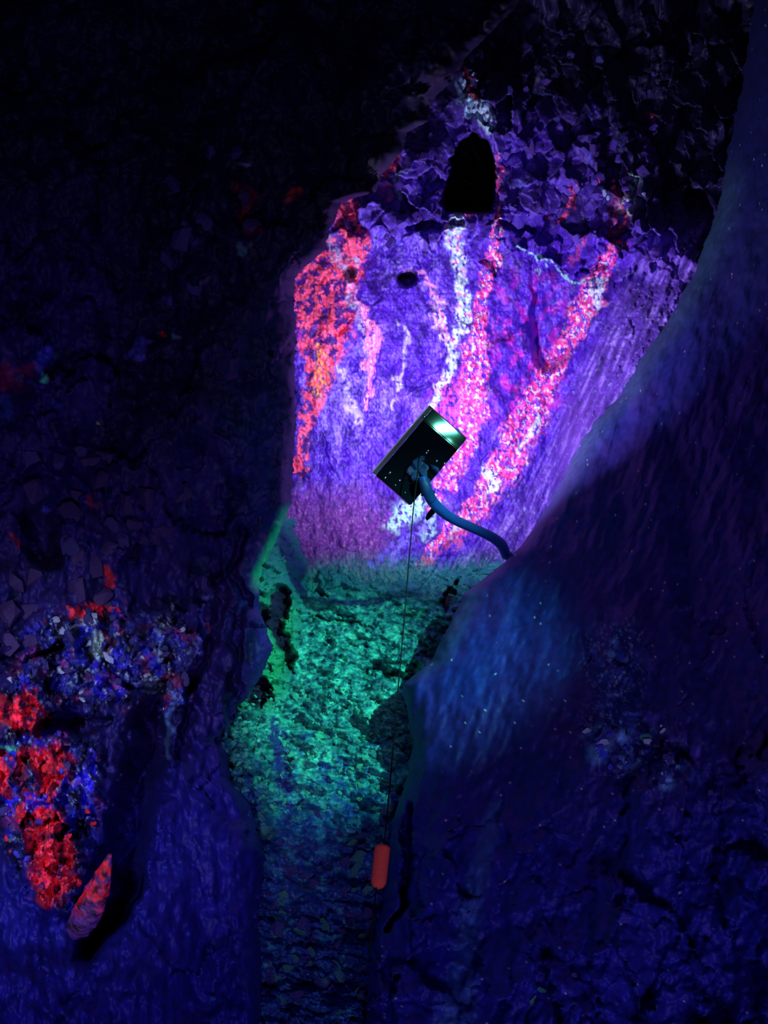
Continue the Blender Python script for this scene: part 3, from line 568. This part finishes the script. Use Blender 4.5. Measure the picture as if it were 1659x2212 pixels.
# ------------------------------------------------------------------ things
def tag(o, label, cat, group=None):
    o['label'] = label; o['category'] = cat
    if group: o['group'] = group
def add(name, me, parent=None, smooth=False):
    o = bpy.data.objects.new(name, me); COL.objects.link(o)
    if parent: o.parent = parent
    if smooth: me.polygons.foreach_set('use_smooth', [True] * len(me.polygons))
    return o
def tube(name, pts, rad, mat, parent=None, seg=14, ripple=0.0, sub=6, cap=True):
    """swept tube with Catmull-Rom smoothing; rad is a number or one per point"""
    P = [Vector(p) for p in pts]; R = rad if isinstance(rad, (list, tuple)) else [rad] * len(P)
    path = []; rr = []
    for i in range(len(P) - 1):
        p0 = P[max(i - 1, 0)]; p1 = P[i]; p2 = P[i + 1]; p3 = P[min(i + 2, len(P) - 1)]
        for k in range(sub):
            t = k / sub
            path.append(0.5 * ((2 * p1) + (p2 - p0) * t + (2 * p0 - 5 * p1 + 4 * p2 - p3) * t * t + (3 * p1 - p0 - 3 * p2 + p3) * t ** 3)); rr.append(R[i] + (R[i + 1] - R[i]) * t)
    path.append(P[-1]); rr.append(R[-1])
    bm = bmesh.new(); rings = []; up = Vector((0.3, 0.9, 0.2)); r_ = random.Random(len(pts))
    for i, p in enumerate(path):
        d = (path[min(i + 1, len(path) - 1)] - path[max(i - 1, 0)]).normalized()
        a = d.cross(up).normalized(); b = d.cross(a).normalized(); up = up if abs(d.dot(up)) < .95 else Vector((1, 0, 0))
        rings.append([bm.verts.new(p + (a * math.cos(2 * math.pi * k / seg) + b * math.sin(2 * math.pi * k / seg)) * rr[i] * (1 + ripple * r_.uniform(-1, 1))) for k in range(seg)])
    for A, B in zip(rings[:-1], rings[1:]):
        for k in range(seg): bm.faces.new((A[k], A[(k + 1) % seg], B[(k + 1) % seg], B[k]))
    if cap: bm.faces.new(rings[0][::-1]); bm.faces.new(rings[-1])
    bmesh.ops.recalc_face_normals(bm, faces=bm.faces)
    return add(name, mesh_of(name, bm, mat), parent, True)

M_BOX = plain('black_glossy_metal', (0.004, 0.007, 0.014), 0.05, 0.45)
M_EDGE = plain('worn_metal_edge', (0.16, 0.09, 0.16), 0.4, 0.4, metal=0.1)
M_RIM_GLINT = plain('rim_highlight', (0.8, 0.95, 0.95), 0.3, 0.6, metal=0.5)
M_SCREW = plain('polished_screw', (0.95, 0.97, 0.95), 0.22, 0.6, metal=1.0)
M_TAPE = plain('blue_tape', (0.010, 0.05, 0.22), 0.45, 0.5, bump=0.3, scale=40)
M_PIPE = plain('blue_hose_plastic', (0.015, 0.075, 0.42), 0.45, 0.4, bump=0.15, scale=30)
M_CORD = plain('black_cord', (0.004, 0.005, 0.010), 0.7, 0.2)
M_RED = plain('orange_red_foam', (0.95, 0.14, 0.11), 0.75, 0.2, bump=0.3, scale=120)

# flood lamp: frame of the box from the photographed corners of its back
top, lft, rgt, bot = at(925, 878, 2.985), at(802, 1022, 2.965), at(1011, 946, 3.0), at(888, 1089, 2.98)
ctr = (top + lft + rgt + bot) / 4
ax = (lft - top).normalized(); n_ = ax.cross(rgt - top).normalized()
if n_.y > 0: n_ = -n_
ay = n_.cross(ax).normalized()
if ay.dot(rgt - top) < 0: ay = -ay
LX = ((lft - top).dot(ax) + (bot - rgt).dot(ax)) / 2; LY = (rgt - top).dot(ay)
lamp = bpy.data.objects.new('flood_lamp', None); COL.objects.link(lamp); lamp.location = ctr
tag(lamp, 'black rectangular lamp box, tilted, glossy back towards the viewer, before the violet rock face', 'lamp')
lamp.rotation_euler = Matrix((ax, ay, n_)).transposed().to_euler()
hx, hy, dp = LX / 2, LY / 2, 0.075
def box_bm(x0, x1, y0, y1, z0, z1, bev=0.0, seg=2):
    bm = bmesh.new(); bmesh.ops.create_cube(bm, size=1)
    for v in bm.verts:
        v.co = Vector((x0 + (v.co.x + .5) * (x1 - x0), y0 + (v.co.y + .5) * (y1 - y0), z0 + (v.co.z + .5) * (z1 - z0)))
    if bev: bmesh.ops.bevel(bm, geom=list(bm.edges), offset=bev, segments=seg, affect='EDGES')
    return bm
# housing: a profile along local x (x = -hx is the upper end), upper end slopes away
LOCW = Matrix((ax, ay, n_))            # world -> local rotation
def loc(p): return LOCW @ (p - ctr)
gl = at(965, 925, 3.0); tocam = (Vector((0, 0, EYE)) - gl).normalized(); tol = (GLAMP - gl).normalized()
nch = (ax * -0.009 + n_ * 0.058).normalized(); dch = -tocam; rch = dch - 2 * dch.dot(nch) * nch
prof = [(-hx, -0.055), (-hx, -0.009), (-hx + 0.058, 0.0), (hx, 0.0), (hx, -0.055), (hx - 0.03, -dp), (-hx + 0.03, -dp)]
bm = bmesh.new()
A = [bm.verts.new((x, -hy + 0.02 + (0.010 if z == -dp else 0), z)) for x, z in prof]; B = [bm.verts.new((x, hy - (0.010 if z == -dp else 0), z)) for x, z in prof]
bm.faces.new(A[::-1]); bm.faces.new(B)
for k in range(len(prof)): bm.faces.new((A[k], A[(k + 1) % len(prof)], B[(k + 1) % len(prof)], B[k]))
bmesh.ops.recalc_face_normals(bm, faces=bm.faces)
bmesh.ops.bevel(bm, geom=list(bm.edges), offset=0.003, segments=2, affect='EDGES')
add('housing', mesh_of('housing', bm, M_BOX), lamp)
# side trim strip along the upper-left long edge
add('trim_strip', mesh_of('trim_strip', box_bm(-hx + 0.004, hx - .004, -hy + 0.003, -hy + 0.0195, -0.05, -0.008, .0015), M_EDGE), lamp)
add('rim', mesh_of('rim', box_bm(-hx, hx, -hy - 0.001, -hy + 0.0025, -0.05, -0.004, .001), M_RIM_GLINT), lamp)  # thin pale bar standing in for the bright edge highlight
add('trim_strip', mesh_of('trim_strip', box_bm(-hx - 0.005, -hx - 0.0005, -hy, hy, -0.05, -0.014, .0015), M_EDGE), lamp)
M_LENS = bpy.data.materials.new('lamp_glass'); M_LENS.use_nodes = True
b_ = M_LENS.node_tree.nodes['Principled BSDF']; b_.inputs['Base Color'].default_value = (.3, .25, .5, 1); b_.inputs['Emission Color'].default_value = (.8, .6, 1, 1); b_.inputs['Emission Strength'].default_value = 3
add('lens', mesh_of('lens', box_bm(-hx + 0.045, hx - 0.045, -hy + 0.03, hy - 0.03, -dp - 0.004, -dp - 0.0005, .001), M_LENS), lamp)
def on_back(u, v, lift=0.0):
    d = (at(u, v, 1.0) - Vector((0, 0, EYE))); c0 = Vector((0, 0, EYE)); t = (ctr - c0).dot(n_) / d.dot(n_)
    return loc(c0 + d * t) + Vector((0, 0, lift))
for u, v, r in ((917, 900, .0052), (921, 978, .0048), (925, 973, .003), (943, 996, .0042), (960, 1001, .0052), (842, 1021, .0052), (832, 1032, .0044), (863, 1038, .0042), (854, 1048, .003), (875, 1064, .0026)):
    bm = bmesh.new(); bmesh.ops.create_uvsphere(bm, u_segments=14, v_segments=8, radius=r * 1.35)
    for v_ in bm.verts: v_.co.z *= .7
    o = add('screw', mesh_of('screw', bm, M_SCREW), lamp, True); p = on_back(u, v); o.location = (p.x, p.y, 0.001 if u > 920 or v > 950 else -0.004)
# bracket wrapped in blue tape on the back
bk = on_back(905, 1012)
add('bracket', mesh_of('bracket', box_bm(bk.x - 0.03, bk.x + 0.045, bk.y - 0.035, bk.y + 0.03, 0.0005, 0.016, .004), M_TAPE), lamp)
for i, (u, v, r, sx, sy, sz) in enumerate(((897, 1002, .034, 1.0, .75, .5), (915, 1020, .036, 1.1, .7, .6), (938, 1012, .026, 1.1, .5, .5), (893, 1028, .026, .6, .9, .5), (912, 990, .018, .7, .9, .6), (918, 1040, .028, .8, .8, .8))):
    o = add('tape_wrap', mesh_of('tape_wrap', hull(40 + i, 18), M_TAPE), lamp); o.location = on_back(u, v, .018); o.scale = (r * sx, r * sy, r * sz); o.rotation_euler = (0, 0, i * .7)
o = add('clamp', mesh_of('clamp', box_bm(-.016, .016, -.026, .026, -.014, .014, .003), M_BOX), lamp); o.location = on_back(924, 1066, .0); o.rotation_euler = (0, 0, .5)

o = add('dark_sliver', mesh_of('dark_sliver', hull(91, 20), M_BOX), lamp); o.location = loc(at(934, 1106, 3.06)); o.scale = (.055, .016, .01); o.rotation_euler = (0, 0, .0)  # small dark tapered piece behind the arm

# support hose from the bracket to the right wall
def hz(u, v): return at(u, v, float(back_depth(np.array([[float(u)]]), np.array([[float(v)]]), False)[0, 0]))
end = hz(1092, 1192)
endY = end.y
pts = [at(912, 1030, 2.93), at(918, 1048, 2.93), at(930, 1076, 2.96), at(952, 1102, 3.02), at(985, 1124, 3.12), at(1025, 1142, 3.28), at(1062, 1160, 3.45), at(1083, 1176, 3.58), at(1091, 1194, 3.72)]
pr = [10.5, 11.5, 12, 11.5, 11, 10.5, 11, 12, 10.5]
bpy.context.view_layer.update()
MI = lamp.matrix_world.inverted()
hose = tube('support_arm', [MI @ p for p in pts], [r * p.y / F for r, p in zip(pr, pts)], M_PIPE, lamp, 16, .03)
hose['label'] = 'thick bent blue arm reaching to the rock on the right'
for a_, b2 in ((0, 2),):
    s = tube('tape_sleeve', [MI @ at(914, 1036, 2.928), MI @ at(921, 1056, 2.935), MI @ at(932, 1080, 2.965)], [.0225, .0235, .0225], M_TAPE, hose, 12, .07)
plug = mesh_of('wall_socket', hull(77, 20), M_TAPE); o = add('wall_socket', plug, hose); o.location = MI @ at(1096, 1200, 3.78); o.scale = (.03, .05, .04)

# pull cord with its red foam grip
pc = bpy.data.objects.new('pull_cord', None); COL.objects.link(pc); pc.location = at(905, 988, 2.86)
inv = Matrix.Translation(-pc.location)
tag(pc, 'thin black cord hanging from the lamp box down to a red grip', 'cord')
def rel(pts): return [Vector(p) - pc.location for p in pts]
cordpts = [at(905, 986, 2.90), at(902, 1020, 2.88), at(897, 1062, 2.87), at(892, 1110, 2.86), at(886, 1180, 2.83), at(877, 1290, 2.78), at(867, 1410, 2.70), at(857, 1520, 2.62), at(847, 1640, 2.52), at(838, 1740, 2.42), at(829, 1830, 2.34)]
tube('cord', rel(cordpts), .0026, M_CORD, pc, 8)
tube('cord', rel([at(813, 1915, 2.27), at(809, 1950, 2.24), at(803, 2010, 2.20), at(797, 2060, 2.18)]), .003, M_CORD, pc, 8)
# grip: rounded bar with a lengthwise fold
bm = bmesh.new(); g0, g1 = at(827, 1822, 2.35), at(816, 1921, 2.27); Lg = (g1 - g0).length; R = 18.0 * 2.3 / F; nr = 36; ns = 28; rows = []
for i in range(nr + 1):
    t = i / nr; s = t * Lg; rt = min(1, (s / .012) ** .5 if s < .012 else 1); sb = Lg - s; rb = math.sqrt(max(0.0, 1 - max(0, (R * .95 - sb) / (R * .95)) ** 2)); k_ = R * max(.05, min(rt, rb)) * (1 - .06 * t)
    if i in (0, nr): k_ = R * .1
    rows.append([bm.verts.new((k_ * math.cos(2 * math.pi * j / ns) * (1 - .10 * math.exp(-((j / ns * 2 * math.pi - 5.3) / .16) ** 2)),
                               k_ * .8 * math.sin(2 * math.pi * j / ns) * (1 - .10 * math.exp(-((j / ns * 2 * math.pi - 5.3) / .16) ** 2)), -s)) for j in range(ns)])
for A_, B_ in zip(rows[:-1], rows[1:]):
    for j in range(ns): bm.faces.new((A_[j], A_[(j + 1) % ns], B_[(j + 1) % ns], B_[j]))
bm.faces.new(rows[0][::-1]); bm.faces.new(rows[-1]); bmesh.ops.recalc_face_normals(bm, faces=bm.faces)
grip = add('grip', mesh_of('grip', bm, M_RED), pc, True); grip['label'] = 'orange red rounded foam grip'
grip.location = g0 - pc.location; grip.rotation_euler = (g1 - g0).to_track_quat('-Z', 'Y').to_euler()

# red spindle-shaped rock shard low on the left
sh_pts = [(237, 1846, 5), (227, 1880, 15), (211, 1920, 25), (196, 1955, 31), (181, 1985, 32), (168, 2008, 26), (160, 2024, 12)]
us_ = np.array([[p[0] for p in sh_pts]], float); vs_ = np.array([[p[1] for p in sh_pts]], float)
Ys = float(left_depth(us_, vs_).min()) - .05
P = [at(u, v, Ys) for u, v, r in sh_pts]
shard = bpy.data.meshes.new('rock_shard'); bm = bmesh.new(); rings = []; ns = 26; path = []
for i in range(len(P) - 1):
    for k in range(9):
        t = k / 9; path.append((P[i].lerp(P[i + 1], t), (sh_pts[i][2] * (1 - t) + sh_pts[i + 1][2] * t) * Ys / F))
path.append((P[-1], sh_pts[-1][2] * Ys / F * .5)); d = (P[-1] - P[0]).normalized(); a0 = d.cross(Vector((0, 1, 0))).normalized(); b0 = Vector((0, 1, 0)); r_ = random.Random(5)
for i, (p, r) in enumerate(path):
    rings.append([bm.verts.new(p + (a0 * math.cos(th) + b0 * .8 * math.sin(th)) * r * (1 + .16 * float(fbm(np.array(i * 2.), np.array(th * 9), 8, o=3, s=31)))) for th in [2 * math.pi * k / ns for k in range(ns)]])
for A_, B_ in zip(rings[:-1], rings[1:]):
    for j in range(ns): bm.faces.new((A_[j], A_[(j + 1) % ns], B_[(j + 1) % ns], B_[j]))
bm.faces.new(rings[0][::-1]); bm.faces.new(rings[-1]); bmesh.ops.recalc_face_normals(bm, faces=bm.faces); bm.to_mesh(shard); bm.free()
co = np.array([v.co[:] for v in shard.vertices]); n1 = fbm(co[:, 0] * 1000, co[:, 2] * 1000, 28, o=4, s=33, gain=.7)
pu = co[:, 0] / co[:, 1] * F + CX; pv = (EYE - co[:, 2]) / co[:, 1] * F + CY
c = np.zeros((len(co), 3)) + np.array((0.09, 0.03, 0.28)); c = mix(c, (0.75, 0.02, 0.06), ss(-.25, .15, n1) * ss(1990, 1950, pv)); c = mix(c, (0.02, 0.01, 0.05), ss(.15, .4, fbm(co[:, 0] * 1000, co[:, 2] * 1000, 20, o=3, s=37)))
at_ = shard.color_attributes.new('mineral', 'FLOAT_COLOR', 'POINT'); at_.data.foreach_set('color', np.concatenate([c, np.ones((len(c), 1))], 1).ravel()); shard.materials.append(M_ROCK)
o = bpy.data.objects.new('rock_shard', shard); COL.objects.link(o); tag(o, 'spindle-shaped red mineral shard below the red outcrop, lower left', 'rock')

for u, v, r, k, fl_, lb in ((1172, 2140, 11, 'teal', (1.3, .5, .8), 'small teal stone chip low on the right wall, just above a larger flake'), (1157, 2166, 17, 'blue_grey', (1, .4, 1), 'flat blue leaf-shaped rock flake at the foot of the right wall')):
    o = piece('rock_flake', k if k in SH else 'teal', None, u, v, right_depth, r, .3, fl_, rnd=rd); tag(o, lb, 'rock')
